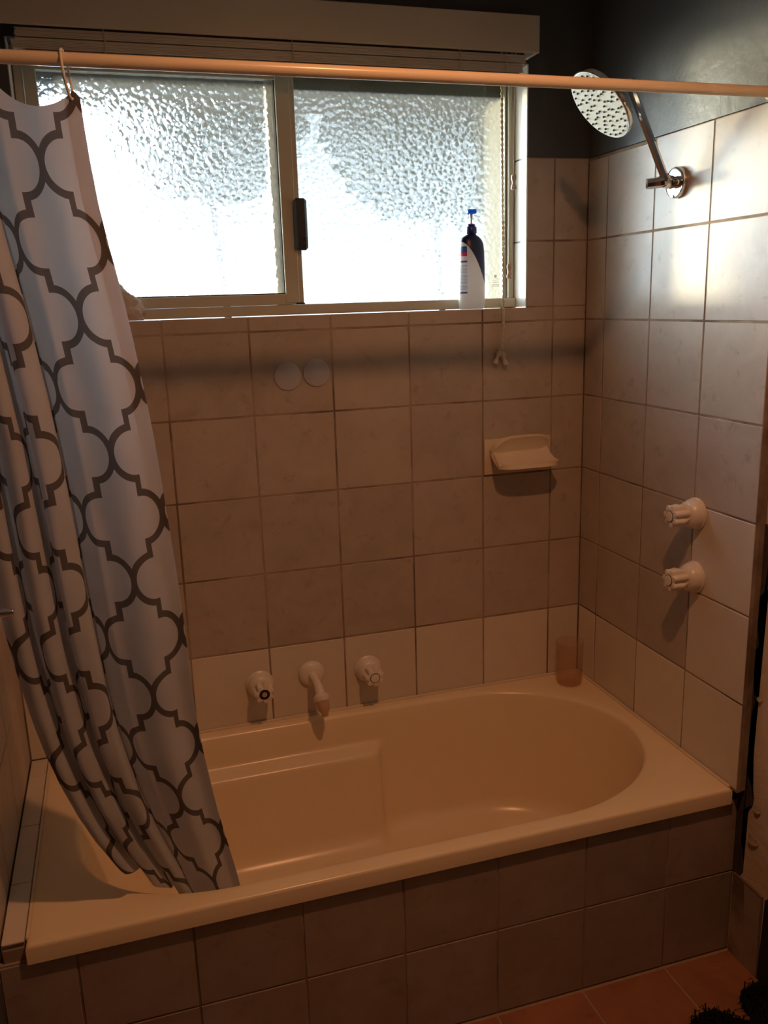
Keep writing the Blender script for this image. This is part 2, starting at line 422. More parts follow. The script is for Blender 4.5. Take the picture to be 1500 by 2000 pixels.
edge = [(-0.672, 0.394), (-0.684, 0.404), (-0.696, 0.404), (-0.706, 0.396), (-0.715, 0.389), (-0.727, 0.36), (-0.731, 0.31), (-0.727, 0.282), (-0.719, 0.271), (-0.705, 0.259), (-0.694, 0.246), (-0.688, 0.23), (-0.692, 0.215), (-0.688, 0.196), (-0.688, 0.188), (-0.696, 0.167), (-0.702, 0.157), (-0.699, 0.134), (-0.691, 0.121), (-0.692, 0.092), (-0.694, 0.051), (-0.702, 0.018), (-0.7, -0.013), (-0.696, -0.027), (-0.695, -0.058), (-0.695, -0.095), (-0.694, -0.12), (-0.695, -0.158), (-0.7, -0.174), (-0.713, -0.192), (-0.72, -0.213), (-0.718, -0.234), (-0.701, -0.249), (-0.692, -0.262), (-0.694, -0.3), (-0.694, -0.339), (-0.698, -0.363), (-0.702, -0.387), (-0.704, -0.419)]
fine = []
for i in range(len(edge) - 1):
    a, b = Vector(edge[i]), Vector(edge[i + 1]); n = max(1, int((b - a).length / 0.006))
    for k in range(n):
        q = a.lerp(b, k / n); jx = 0.0022 * noise.noise(Vector((q.x * 150, q.y * 150, 0)))
        fine.append((q.x - 0.006 + jx, q.y))
fine += [(-0.699, -0.428), (-0.66, -0.428), (-0.66, 0.394)]
patch('adhesive_residue', fine, 'x', XR, 0.002, 'old_adhesive', wall_right)
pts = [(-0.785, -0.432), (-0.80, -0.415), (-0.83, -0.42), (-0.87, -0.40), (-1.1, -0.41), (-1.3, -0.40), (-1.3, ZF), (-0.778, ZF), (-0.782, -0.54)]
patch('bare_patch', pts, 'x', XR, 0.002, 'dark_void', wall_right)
for (cy, cz, r, sd) in ((-0.733, -0.315, 0.017, 1.0), (-0.74, -0.235, 0.012, 5.0), (-0.722, 0.02, 0.008, 9.0)):
    bm = bmesh.new(); ring = []
    ctr = bm.verts.new((XR - 0.004, cy, cz))
    for k in range(14):
        a = 2 * PI * k / 14; rr = r * (1 + 0.4 * noise.noise(Vector((math.cos(a) * 1.5, math.sin(a) * 1.5, sd))))
        ring.append(bm.verts.new((XR - 0.0005 - 0.006 * max(0, -math.sin(a)), cy + rr * math.cos(a), cz + 0.6 * rr * math.sin(a))))
    for k in range(14): bm.faces.new((ctr, ring[k], ring[(k + 1) % 14]))
    bmesh.ops.solidify(bm, geom=bm.faces[:], thickness=0.0012)
    obj('paint_flake', bm, 'bare_plaster', wall_right)
# one remaining skirting tile
trim = tag(obj('trim_1', B(XR - 0.006, XR, -0.779, -0.686, ZF, -0.428), 'grout'), 'single tall skirting tile left beside the bath panel', kind='structure')
tile(trim, '-x', (XR - 0.006, -0.7325, (ZF - 0.428) / 2), 0.0935, 0.208, 'panel_tile', th=0.004)

# left wall
wall_left = tag(obj('wall_left', B(XL - 0.2, XL, YN, 0.004, ZF, ZC), 'dark_paint'), 'left wall with beige tiles beside the bath', kind='structure')
obj('grout_bed', B(XL, XL + 0.0045, -0.70, 0.0, ZT - 0.03, 1.2172), 'grout', wall_left)
for i in range(4):
    y1, y0 = EY[i], EY[i + 1]
    for k, (z0, z1) in enumerate(rows_r):
        tile(wall_left, '+x', (XL + 0.006, (y0 + y1) / 2, (z0 + z1) / 2), y1 - y0, z1 - z0, 'beige_tile', th=0.005)

# ------------------------------------------------------------------ window
win = tag(empty('window_1', ((WX0 + WX1) / 2, 0.08, WZ0)), 'cream aluminium sliding window with two obscure glass panes', kind='structure')
def wp(name, mat, *bx_args, parent=None, bev=0.0015):
    o = obj(name, B(*bx_args, bev=bev), mat); o.parent = parent or win
    o.matrix_parent_inverse = (parent or win).matrix_basis.inverted() if not parent else Matrix.Identity(4)
    return o
fy0, fy1 = 0.062, 0.122
wp('frame_sill', 'frame_paint', WX0 + 0.001, WX1 - 0.001, fy0, fy1, WZ0 + 0.0015, WZ0 + 0.026)
wp('frame_head', 'frame_paint', WX0 + 0.001, WX1 - 0.001, fy0, fy1, WZ1 - 0.026, WZ1 - 0.0005)
wp('frame_jamb', 'frame_paint', WX1 - 0.017, WX1 - 0.002, fy0 + 0.01, fy1, WZ0 + 0.026, WZ1 - 0.026)
wp('frame_jamb', 'frame_paint', WX0 + 0.002, WX0 + 0.020, fy0, fy1, WZ0 + 0.026, WZ1 - 0.026)
wp('frame_bead', 'frame_paint', WX1 - 0.024, WX1 - 0.0185, fy0 + 0.022, fy1 - 0.012, WZ0 + 0.026, WZ1 - 0.026)
# sliding sash (left, inner track)
sx0, sx1, sz0, sz1 = WX0 + 0.022, -0.756, WZ0 + 0.0262, WZ1 - 0.0262
wp('sash_rail', 'frame_paint', sx0, sx1 - 0.021, 0.060, 0.080, sz0, sz0 + 0.026)
wp('sash_rail', 'frame_paint', sx0, sx1 - 0.021, 0.060, 0.080, sz1 - 0.022, sz1)
wp('sash_stile', 'frame_paint', sx0, sx0 + 0.026, 0.060, 0.080, sz0 + 0.026, sz1 - 0.022)
wp('sash_stile', 'frame_paint', sx1 - 0.046, sx1 - 0.012, 0.058, 0.080, sz0 + 0.004, sz1)
wp('sash_lip', 'frame_paint', sx1 - 0.012, sx1, 0.064, 0.084, sz0 + 0.004, sz1)
wp('sash_foot', 'black_plastic', sx1 - 0.020, sx1 + 0.002, 0.061, 0.086, WZ0 + 0.0262, WZ0 + 0.0302)
wp('pane', 'obscure_glass', sx0 + 0.026, sx1 - 0.046, 0.068, 0.072, sz0 + 0.026, sz1 - 0.022, bev=0)
# glazing gasket of the sash
for a in ((sx0 + 0.026, sx1 - 0.046, 0.0665, 0.0675, sz0 + 0.026, sz0 + 0.0285), (sx1 - 0.0485, sx1 - 0.046, 0.0665, 0.0675, sz0 + 0.026, sz1 - 0.022)):
    wp('gasket', 'black_plastic', *a, bev=0)
# fixed pane (right, outer track)
wp('fixed_stile', 'frame_paint', -0.818, -0.778, 0.094, 0.114, WZ0 + 0.026, WZ1 - 0.026)
wp('pane', 'obscure_glass', -0.778, WX1 - 0.017, 0.102, 0.106, WZ0 + 0.026, WZ1 - 0.026, bev=0)
hd = wp('pull_handle', 'black_plastic', -0.7745, -0.7425, 0.040, 0.0575, 1.0015, 1.1225, bev=0.006)
bm = bmesh.new(); tube(bm, [(-0.757 + 0.009 * math.sin(a), 0.0395, 1.026 + 0.010 * math.cos(a)) for a in [k * PI / 8 for k in range(9)]], 0.0012, 6)
g = obj('finger_mark', bm, 'mark_grey'); g.parent = win; g.matrix_parent_inverse = win.matrix_basis.inverted()
bm = bmesh.new(); lathe(bm, [(0.0, 0), (0.0042, 0.0), (0.0042, 0.0006), (0, 0.0006)], 16, (0, -1, 0), (-0.2185, 0.1018, 0.931))
for z0, x0, x1, h in ((0.9235, -0.226, -0.208, 0.001), (0.919, -0.225, -0.210, 0.0016), (0.9135, -0.226, -0.208, 0.0024), (0.908, -0.227, -0.207, 0.002), (0.904, -0.230, -0.206, 0.0022)):
    n = 5
    for k in range(n):
        a = x0 + (x1 - x0) * k / n; box(bm, a, a + (x1 - x0) / n * 0.75, 0.1012, 0.1018, z0, z0 + h)
g = obj('glass_stamp', bm, 'stamp_white'); g.parent = win; g.matrix_parent_inverse = win.matrix_basis.inverted()

# outdoors: paving and two trees seen blurred through the glass
tag(obj('ground', B(-14, 14, 0.3, 22, -1.1, -1.0), 'ground_paving'), 'pale paving outside the window', kind='structure')
def tree(loc, r, label, seed):
    e = tag(empty('tree', loc), label, 'tree', 'trees outside the window')
    obj('trunk', T([(0, 0, 0), (0.05, 0, 1.8), (-0.05, 0.05, 3.2)], [0.05, 0.045, 0.03], 8), 'bark', e)
    rnd = random.Random(seed); bm = bmesh.new()
    for k in range(2600):
        d = Vector((rnd.gauss(0, 1), rnd.gauss(0, 1), rnd.gauss(0, 1))).normalized() * (rnd.random() ** 0.4) * r
        c = Vector((d.x * 1.1, d.y * 0.9, d.z * 0.95 + 4.1)); s = rnd.uniform(0.10, 0.2)
        n = Vector((rnd.gauss(0, 1), rnd.gauss(0, 1), rnd.gauss(0, 1))).normalized(); u = n.orthogonal().normalized(); v = n.cross(u)
        q = [bm.verts.new(c + u * s), bm.verts.new(c + v * s * 0.5), bm.verts.new(c - u * s), bm.verts.new(c - v * s * 0.5)]
        bm.faces.new(q)
    tag(obj('crown', bm, 'leaves', e), kind='stuff')
tree((0.15, 9.0, -1.0), 1.05, 'dark leafy tree beyond the left window pane', 3)
tree((3.0, 9.0, -1.0), 1.35, 'dark leafy tree beyond the right window pane', 4)

# ------------------------------------------------------------------ bath
bath = tag(empty('bathtub', (-0.7375, -0.345, ZF)), 'cream acrylic bathtub set into tiles under the window', 'bathtub')
bcx, bcy = -0.72, -0.3425
# basin outline: straight sides, elliptical right end, fuller left end
outl = []
for k in range(200):
    a = -PI / 2 + PI * k / 200
    outl.append((-0.40 + 0.358 * math.cos(a), bcy + 0.3115 * math.sin(a)))
for k in range(200):
    a = PI / 2 + PI * k / 200; n_ = 2 / 2.5
    cx, sy = math.cos(a), math.sin(a)
    outl.append((-1.06 - 0.345 * abs(cx) ** n_, bcy + 0.3115 * math.copysign(abs(sy) ** n_, sy)))
ang = sorted((math.atan2(y - bcy, x - bcx), x, y) for x, y in outl)
def inner(th):
    lo_, hi_ = ang[-1], ang[0]
    for i in range(len(ang)):
        if ang[i][0] >= th:
            hi_ = ang[i]; lo_ = ang[i - 1]; break
    a0, a1 = lo_[0], hi_[0]
    if a1 < a0 or (a0 > th): a0 -= 2 * PI if a0 > th else 0; a1 += 2 * PI if a1 < a0 else 0
    f = (th - a0) / (a1 - a0) if a1 != a0 else 0
    return (lo_[1] + (hi_[1] - lo_[1]) * f, lo_[2] + (hi_[2] - lo_[2]) * f)
X0, X1, Y0, Y1 = -1.475, -0.0015, -0.692, -0.0015
outer = []
def edge_pts(a, b, n): return [(a[0] + (b[0] - a[0]) * k / n, a[1] + (b[1] - a[1]) * k / n) for k in range(n)]
cs = [(X0, Y0), (X1, Y0), (X1, Y1), (X0, Y1)]
for i in range(4): outer += edge_pts(cs[i], cs[(i + 1) % 4], 130 if i % 2 == 0 else 70)
inn = [inner(math.atan2(y - bcy, x - bcx)) for x, y in outer]
def sst(a, b, x):
    t_ = max(0, min(1, (x - a) / (b - a))); return t_ * t_ * (3 - 2 * t_)
rings = []
lipz = ZT - 0.038
def rect_off(d, z): return [(min(max(x, X0 + d), X1 - d), min(max(y, Y0 + d), Y1 - d), z) for x, y in outer]
rings.append(rect_off(0.012, lipz)); rings.append(rect_off(0.0, lipz)); rings.append(rect_off(0.0, ZT - 0.008))
rings.append(rect_off(0.0012, ZT - 0.0035)); rings.append(rect_off(0.004, ZT - 0.001)); rings.append(rect_off(0.009, ZT))
def scaled(s): return [(bcx + (x - bcx) * s, bcy + (y - bcy) * s) for x, y in inn]
for f in (0.35, 0.7): 
    a = rect_off(0.009, ZT); rings.append([(a[i][0] + (inn[i][0] - a[i][0]) * f, a[i][1] + (inn[i][1] - a[i][1]) * f, ZT) for i in range(len(inn))])
DEP = 0.355
def wall_ring(depth, inset):
    r = []
    for x, y in inn:
        # inset towards the medial segment of the basin
        mx = min(max(x, -1.02), -0.42); dx, dy = mx - x, bcy - y
        d = math.hypot(dx, dy) or 1
        k = min(inset, d * 0.999) / d
        px_, py_ = x + dx * k, y + dy * k
        if x < -0.9: px_ += 0.08 * depth / DEP * sst(-1.0, -1.4, x) * (1 - sst(0.10, 0.38, inset))      # sloping backrest end
        # moulded arm rests along both sides of the left half
        arm = (1 - sst(-0.655, -0.625, px_)) * sst(0.082, 0.104, depth) * sst(0.12, 0.22, abs(py_ - bcy)) * (1 - 0.0)
        py_ -= math.copysign(0.040 * arm, py_ - bcy)
        r.append((px_, py_, ZT - depth))
    return r
for k in range(1, 7):
    a = PI / 2 * k / 6; rings.append(wall_ring(0.014 * (1 - math.cos(a)), -0.0 + 0.014 * math.sin(a) - 0.004))
for k in range(1, 40):
    d = 0.014 + (DEP - 0.075) * k / 39; rings.append(wall_ring(d, 0.010 + 0.045 * (d / DEP)))
for k in range(1, 9):
    a = PI / 2 * k / 8; d = 0.014 + DEP - 0.075 + 0.061 * math.sin(a); rings.append(wall_ring(d, 0.010 + 0.045 * (0.294 / DEP) + 0.075 * (1 - math.cos(a))))
for ins in (0.16, 0.2, 0.24, 0.28, 9.0): rings.append(wall_ring(DEP, ins))
bm = bmesh.new(); vr = loft(bm, rings, True, False)
bath_shell = obj('shell', bm, 'acrylic', smooth=True); bath_shell.parent = bath; bath_shell.matrix_parent_inverse = bath.matrix_basis.inverted()
bath_shell.data.set_sharp_from_angle(angle=math.radians(60))
bm = bmesh.new()
tube(bm, [(-1.47, -0.0045, ZT + 0.001), (-0.75, -0.0045, ZT + 0.001), (-0.006, -0.0045, ZT + 0.001)], 0.004, 8)
tube(bm, [(-0.0045, -0.006, ZT + 0.001), (-0.0045, -0.35, ZT + 0.001), (-0.0045, -0.685, ZT + 0.001)], 0.004, 8)
tube(bm, [(X0 + 0.001, -0.006, ZT - 0.003), (X0 + 0.001, -0.35, ZT - 0.003), (X0 + 0.001, -0.668, ZT - 0.003)], 0.003, 8)
g = obj('sealant_bead', bm, 'sealant', smooth=True); g.parent = bath; g.matrix_parent_inverse = bath.matrix_basis.inverted()
bm = L([(0.0, 0), (0.032, 0.0), (0.032, 0.003), (0.022, 0.004), (0.02, 0.001), (0, 0.001)], 24, (0, 0, 1), (-0.28, bcy, ZT - DEP + 0.0005))
g = obj('drain', bm, 'chrome', smooth=True); g.parent = bath; g.matrix_parent_inverse = bath.matrix_basis.inverted()

# tiled bath panel with a narrow ledge at the left end
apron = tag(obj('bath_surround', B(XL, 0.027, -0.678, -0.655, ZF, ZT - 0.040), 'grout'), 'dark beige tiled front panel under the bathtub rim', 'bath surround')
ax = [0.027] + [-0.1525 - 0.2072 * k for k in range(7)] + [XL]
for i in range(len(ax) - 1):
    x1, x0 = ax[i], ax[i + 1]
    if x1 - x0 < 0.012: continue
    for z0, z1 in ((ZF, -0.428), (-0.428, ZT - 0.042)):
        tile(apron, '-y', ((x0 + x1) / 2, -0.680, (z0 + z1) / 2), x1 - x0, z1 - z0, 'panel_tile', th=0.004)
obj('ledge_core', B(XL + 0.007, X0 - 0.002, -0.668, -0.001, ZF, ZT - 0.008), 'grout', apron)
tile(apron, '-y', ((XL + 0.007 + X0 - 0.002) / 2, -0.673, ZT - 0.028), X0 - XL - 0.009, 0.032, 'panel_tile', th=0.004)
for i in range(4):
    y1, y0 = EY[i], max(EY[i + 1], -0.672)
    tile(apron, '+z', ((XL + 0.007 + X0 - 0.002) / 2, (y0 + y1) / 2, ZT - 0.002), X0 - XL - 0.010, y1 - y0, 'white_tile', th=0.005, name='ledge_tile', gap=0.0015)

# ------------------------------------------------------------------ taps
def tap(name, label, wall, c, cap='white', group='white tap handles'):
    """wall 'y': on the back wall pointing -y; 'x': on the right wall pointing -x"""
    e = tag(empty(name, c), label, 'tap', group)
    ax_ = (0, -1, 0) if wall == 'y' else (-1, 0, 0)
    RS, LS = 1.34, 1.1
    Q = lambda pr: [(r * RS, h * LS) for r, h in pr]
    obj('cover_plate', L(Q([(0, 0), (0.027, 0), (0.0275, 0.004), (0.0255, 0.006), (0.025, 0.014), (0.0215, 0.024), (0.017, 0.028), (0, 0.028)]), 32, ax_), 'white_plastic', e, True)
    prof = [(0, 0.024), (0.0125, 0.024), (0.0150, 0.029), (0.0185, 0.036), (0.0205, 0.044), (0.0195, 0.051), (0.0190, 0.057), (0.0198, 0.0615), (0.0185, 0.0640), (0.0150, 0.065), (0, 0.065)]
    def lobes(th, h):
        h = h / LS; f = max(0, min(1, (h - 0.026) / 0.010)) ; fl = 1.0
        return (1 - 0.29 * f * (0.5 - 0.5 * math.cos(7 * th + 0.5)) ** 1.6) * fl
    hd_ = obj('handle', L(Q(prof), 98, ax_, lobes=lobes), 'white_plastic', e, True)
    rg = obj('cap_seam', L(Q([(0, 0.0650), (0.0102, 0.0650), (0.0102, 0.0657), (0, 0.0657)]), 28, ax_), 'black_plastic', hd_)
    if cap == 'white':
        obj('cap', L(Q([(0, 0.0655), (0.0090, 0.0655), (0.0088, 0.0668), (0.006, 0.0674), (0, 0.0676)]), 28, ax_), 'white_plastic', hd_, True)
    else:
        obj('screw', L(Q([(0, 0.0655), (0.0050, 0.0655), (0.0048, 0.0665), (0.002, 0.0667), (0, 0.0663)]), 20, ax_), 'brown_plastic', hd_, True)
    return e
tap('bath_tap', 'white fluted bath tap missing its cap, left of spout', 'y', (-0.940, -0.0001, -0.095), 'screw')
tap('bath_tap', 'white fluted bath tap with white cap, right of spout', 'y', (-0.6445, -0.0001, -0.098))
tap('shower_tap', 'upper white fluted shower tap on the right wall', 'x', (-0.0001, -0.512, 0.387))
tap('shower_tap', 'lower white fluted shower tap on the right wall', 'x', (-0.0001, -0.519, 0.239))
sp = tag(empty('bath_spout', (-0.8015, -0.0001, -0.087)), 'white plastic bath spout with brown nozzle between two taps', 'spout')
obj('cover_plate', L([(0, 0), (0.034, 0), (0.035, 0.005), (0.032, 0.010), (0.025, 0.015), (0.016, 0.018), (0, 0.018)], 32, (0, -1, 0)), 'white_plastic', sp, True)
obj('pipe', T([(0, -0.010, 0), (0.001, -0.035, -0.001), (0.0025, -0.058, -0.006), (0.004, -0.074, -0.018), (0.005, -0.083, -0.030)], [0.0125, 0.0105, 0.0108, 0.0120, 0.0135], 16), 'white_plastic', sp, True)
obj('collar', T([(0.0048, -0.080, -0.026), (0.0055, -0.0855, -0.033), (0.006, -0.088, -0.037), (0.0065, -0.092, -0.043)], [0.014, 0.0215, 0.0210, 0.0170], 20), 'white_plastic', sp, True)
obj('nozzle', T([(0.0065, -0.091, -0.041), (0.008, -0.097, -0.055), (0.009, -0.100, -0.064), (0.0095, -0.102, -0.070), (0.010, -0.104, -0.079)], [0.0175, 0.0168, 0.0150, 0.0095, 0.0085], 16), 'brown_plastic', sp, True)

# ------------------------------------------------------------------ soap dish
sd = tag(empty('soap_dish', (-0.200, -0.0001, 0.410)), 'cream ceramic soap dish fixed to the back wall tiles', 'soap dish')
obj('back_plate', B(-0.099, 0.098, -0.007, 0.0, 0.0, 0.096, bev=0.002, seg=2), 'ceramic', sd, True)
bm = bmesh.new(); NU, NV = 36, 22; grid = []
for j in range(NV + 1):
    v = j / NV
    row = []
    for i in range(NU + 1):
        u = -1 + 2 * i / NU; au = abs(u)
        xx = 0.000 + u * (0.084 + 0.003 * v) * (1 - 0.04 * (1 - v) ** 4)
        yy = -0.008 - (0.013 * (1 - v / 0.32) ** 2 if v < 0.32 else 0.086 * ((v - 0.32) / 0.68) ** 1.25) + 0.022 * au ** 6 * v ** 2
        zz = 0.016 + 0.088 * (1 - v) ** 1.9 + 0.018 * au ** 6 * (4 * v * (1 - v)) ** 0.7 + 0.010 * v ** 8 - (0.024 * au ** 3.0 if u < 0 else 0.010 * au ** 6) * (1 - v) ** 2
        row.append(bm.verts.new((xx, yy, zz)))
    grid.append(row)
for j in range(NV):
    for i in range(NU): bm.faces.new((grid[j][i], grid[j][i + 1], grid[j + 1][i + 1], grid[j + 1][i]))
bmesh.ops.recalc_face_normals(bm, faces=bm.faces)
r = bmesh.ops.solidify(bm, geom=bm.faces[:], thickness=0.011)
g = obj('dish', bm, 'ceramic', sd, True)
bv = g.modifiers.new('round', 'BEVEL'); bv.width = 0.003; bv.segments = 2; bv.limit_method = 'ANGLE'; bv.angle_limit = math.radians(50)

# two stick-on discs
for (x, z, lb) in ((-0.8205, 0.7015, 'left grey stick-on disc on the tiles below the window'), (-0.748, 0.7072, 'right grey stick-on disc, nearer the tile joint')):
    o = obj('stick_on_disc', L([(0, 0), (0.0335, 0), (0.0340, 0.0012), (0.0335, 0.0028), (0.0325, 0.0034), (0, 0.0034)], 48, (0, -1, 0)), 'disc_plastic', None, True, (x, -0.0001, z))
    tag(o, lb, 'wall disc', 'stick-on wall discs')

# ------------------------------------------------------------------ shower head on its arm
sh = tag(empty('rain_shower', (-0.0001, -0.386, 1.1085)), 'round chrome rain shower head on a straight wall arm', 'shower')
obj('wall_flange', L([(0, 0), (0.0325, 0), (0.0330, 0.003), (0.0330, 0.009), (0.0315, 0.012), (0.026, 0.0135), (0, 0.0135)], 40, (-1, 0, 0)), 'chrome', sh, True)
obj('elbow', T([(-0.012, 0, 0), (-0.022, -0.002, 0.0), (-0.034, -0.006, 0.001), (-0.044, -0.009, 0.002)], [0.011, 0.0145, 0.0145, 0.0135], 18), 'chrome', sh, True)
obj('lock_knob', T([(-0.040, -0.009, 0.002), (-0.046, -0.0025, 0.0005), (-0.058, 0.004, -0.001), (-0.074, 0.010, -0.002), (-0.076, 0.011, -0.002)], [0.012, 0.0125, 0.0115, 0.0110, 0.008], 8), 'chrome', sh, True)
J = Vector((-0.040, -0.009, 0.004)); TP = Vector((-0.139, -0.013, 0.192))
obj('arm', T([J, J.lerp(TP, 0.5), TP], [0.0086, 0.0086, 0.0086], 8), 'chrome', sh, True)
vdir = Vector((-0.504, -0.843, -0.19)).normalized()      # face turned down and towards the bath
up_ = (Vector((0, 0, 1)) - vdir * vdir.z).normalized(); rt_ = up_.cross(vdir)
nrm = (vdir * 0.47 + (-rt_ * 0.66 - up_ * 0.58)).normalized()
obj('arm_ball', L([(0, -0.013), (0.008, -0.011), (0.0125, -0.005), (0.0135, 0.0), (0.0125, 0.005), (0.008, 0.011), (0, 0.013)], 20, tuple(TP - J), tuple(TP)), 'chrome', sh, True)
HC = Vector((-0.208, -0.014, 0.147)) + Vector((-0.001, 0.0, 0.001))
obj('neck', T([TP, TP.lerp(HC - nrm * 0.02, 0.5), HC - nrm * 0.018], [0.009, 0.011, 0.015], 18), 'chrome', sh, True)
hb = obj('head_body', L([(0, -0.022), (0.018, -0.021), (0.028, -0.0185), (0.066, -0.0165), (0.076, -0.0145), (0.0800, -0.010), (0.0810, -0.004), (0.0810, 0.0), (0.0795, 0.0015), (0, 0.0015)], 64, tuple(nrm), tuple(HC)), 'chrome', sh, True)
obj('spray_plate', L([(0, 0.0005), (0.0780, 0.0005), (0.0775, 0.0022), (0, 0.0022)], 64, tuple(nrm), tuple(HC)), 'nozzle_face', sh)
bm = bmesh.new(); u = nrm.orthogonal().normalized(); v = nrm.cross(u)
for rr, n in ((0.016, 6), (0.027, 9), (0.038, 12), (0.049, 12), (0.060, 14), (0.071, 26)):
    for k in range(n):
        a = 2 * PI * k / n + rr * 40
        c = HC + (u * math.cos(a) + v * math.sin(a)) * rr
        lathe(bm, [(0, 0.0018), (0.0027, 0.0018), (0.0016, 0.0052), (0, 0.0054)], 6, tuple(nrm), tuple(c))
tag(obj('nozzles', bm, 'nozzle_rubber', sh), kind='stuff')

# ------------------------------------------------------------------ curtain rod, rings, curtain
RY, RZ, RR = -0.680, 1.2275, 0.0097
rod = tag(empty('curtain_rod', ((XL + XR) / 2, RY, RZ)), 'cream painted shower curtain rod across the bath', 'curtain rod')
for nm_, bm, mt in (('tube', T([(XL + 0.007, RY, RZ - 0.0006), (-0.75, RY, RZ), (-0.001, RY, RZ + 0.0006)], RR, 24), 'rod_paint'),
                    ('end_socket', L([(0, 0), (0.022, 0), (0.022, 0.004), (0.015, 0.008), (0.0135, 0.02), (0, 0.02)], 24, (-1, 0, 0), (-0.0015, RY, RZ)), 'rod_paint'),
                    ('end_socket', L([(0, 0), (0.022, 0), (0.022, 0.004), (0.015, 0.008), (0.0135, 0.02), (0, 0.02)], 24, (1, 0, 0), (XL + 0.0065, RY, RZ)), 'rod_paint')):
    g = obj(nm_, bm, mt, None, True); g.parent = rod; g.matrix_parent_inverse = rod.matrix_basis.inverted()
def ring_path(x):
    pts = []
    for k in range(25):
        a = 2 * PI * k / 24
        ry_ = 0.0135; zc = RZ - 0.020; zr = 0.0335
        yy = RY + ry_ * math.sin(a) * (1.0 if math.cos(a) > -0.3 else 0.75)
        zz = zc + zr * math.cos(a)
        pts.append((x + 0.007 * (1 - math.cos(a)) / 2 + 0.004 * math.sin(a), yy, zz))
    return pts
rlab = ['white plastic curtain ring nearest the curtain edge', 'white plastic curtain ring second from the curtain edge', 'white plastic curtain ring nearest the left wall']
for k, x in enumerate((-1.2545, -1.362, -1.46)):
    tag(obj('curtain_ring', T(ring_path(x)[:24], 0.0021, 8), 'white_plastic', None, True), rlab[k], 'curtain ring', 'shower curtain rings')

# curtain: rows of z, each a folded plan curve between a right edge and a left edge
def interp(tab, z):
    if z >= tab[0][0]: return tab[0][1]
    for (z0, a), (z1, b) in zip(tab, tab[1:]):
        if z >= z1:
            f = (z - z0) / (z1 - z0); return a + (b - a) * f
    return tab[-1][1]
XR_T = [(1.19, -1.238), (1.03, -1.227), (0.877, -1.200), (0.672, -1.1755), (0.378, -1.155), (0.14, -1.147), (-0.06, -1.1215), (-0.20, -1.0945), (-0.30, -1.08)]
WD_T = [(1.19, 0.275), (0.8, 0.285), (0.36, 0.292), (0.17, 0.272), (0.0, 0.245), (-0.124, 0.212), (-0.21, 0.18), (-0.30, 0.155)]
Y_T = [(1.19, -0.682), (0.9, -0.674), (0.3, -0.655), (0.0, -0.632), (-0.15, -0.612), (-0.30, -0.600)]
A_T = [(1.19, 0.024), (1.0, 0.034), (0.4, 0.042), (0.0, 0.036), (-0.2, 0.022), (-0.30, 0.016)]
NC = 260
def smooth_i(tab, z): return (interp(tab, z + 0.06) + interp(tab, z) * 2 + interp(tab, z - 0.06)) / 4
def plan(z):
    xr, wd, y0, A = smooth_i(XR_T, z), smooth_i(WD_T, z), smooth_i(Y_T, z), smooth_i(A_T, z)
    pts = []
    FL = 0.50
    for i in range(NC + 1):
        s = i / NC
        if s <= 0.30:          # broad flat panel by the free edge
            f = s / 0.30
            X_ = FL * f
            Yd = -0.35 * A * math.sin(PI * f * 1.0) + 0.22 * A * math.sin(PI * f * 3.0 + 0.5 + z)
            Yd += 0.8 * A * sst(0.80, 1.0, f)
        else:
            f = (s - 0.30) / 0.70; n = 3.0
            ph = 2 * PI * n * f
            X_ = FL + (1 - FL) * (f + 0.028 * math.sin(2 * ph + 0.3) - 0.052 * math.sin(ph))
            Yd = 0.8 * A * math.cos(ph) + 0.12 * A * math.sin(2.3 * ph + 4 * z) 
        pts.append((xr - wd * X_, y0 + Yd))
    return pts
def top_z(s, x):
    # sag of the top hem between rings
    for a, b in ((-1.245, -1.345), (-1.345, -1.452), (-1.452, -1.53)):
        if a >= x >= b:
            f = (a - x) / (a - b); return 1.187 - 0.026 * math.sin(PI * f) ** 0.8
    return 1.187 - 0.010 * min(1, max(0, (x + 1.245) / 0.01))
refp = plan(0.45); U = [0.0]
for i in range(NC): U.append(U[-1] + math.hypot(refp[i + 1][0] - refp[i][0], refp[i + 1][1] - refp[i][1]))
scaleU = 1.06
NR = 150; topp = plan(1.19)
bm = bmesh.new(); uvl = bm.loops.layers.uv.new('fabric')
rowsv = []; VV = []
def hem_z(s): return -0.275 + 0.14 * sst(0.2, 1.0, s)
for j in range(NR + 1):
    g_ = j / NR; row = []; vrow = []
    for i in range(NC + 1):
        s = i / NC
        zt = top_z(s, topp[i][0]); zb = hem_z(s)
        z = zt + (zb - zt) * g_
        row.append((z, i))
    rowsv.append(row)
cache = {}
def plan_c(z):
    k = round(z, 3)
    if k not in cache: cache[k] = plan(k)
    return cache[k]
V3 = []
for row in rowsv:
    r_ = []
    for z, i in row:
        x, y = plan_c(z)[i]
        wob = 0.004 * noise.noise(Vector((x * 9, z * 5, 1.7))) + 0.0025 * noise.noise(Vector((x * 30, z * 16, 4.2)))
        r_.append(Vector((x, y + wob, z)))
    V3.append(r_)
vv = [[bm.verts.new(p) for p in r_] for r_ in V3]
for j in range(NR):
    for i in range(NC):
        f = bm.faces.new((vv[j][i], vv[j][i + 1], vv[j + 1][i + 1], vv[j + 1][i]))
        for lp, (jj, ii) in zip(f.loops, ((j, i), (j, i + 1), (j + 1, i + 1), (j + 1, i))):
            lp[uvl].uv = (U[ii] * scaleU, rowsv[jj][ii][0] - 0.865)
curt = tag(empty('shower_curtain', (-1.30, -0.64, -0.27)), 'white shower curtain with grey trellis print, bunched at the left', 'shower curtain')
me = mesh('cloth', bm, 'trellis_fabric', True)
g = link('cloth', me); g.parent = curt; g.matrix_parent_inverse = curt.matrix_basis.inverted()
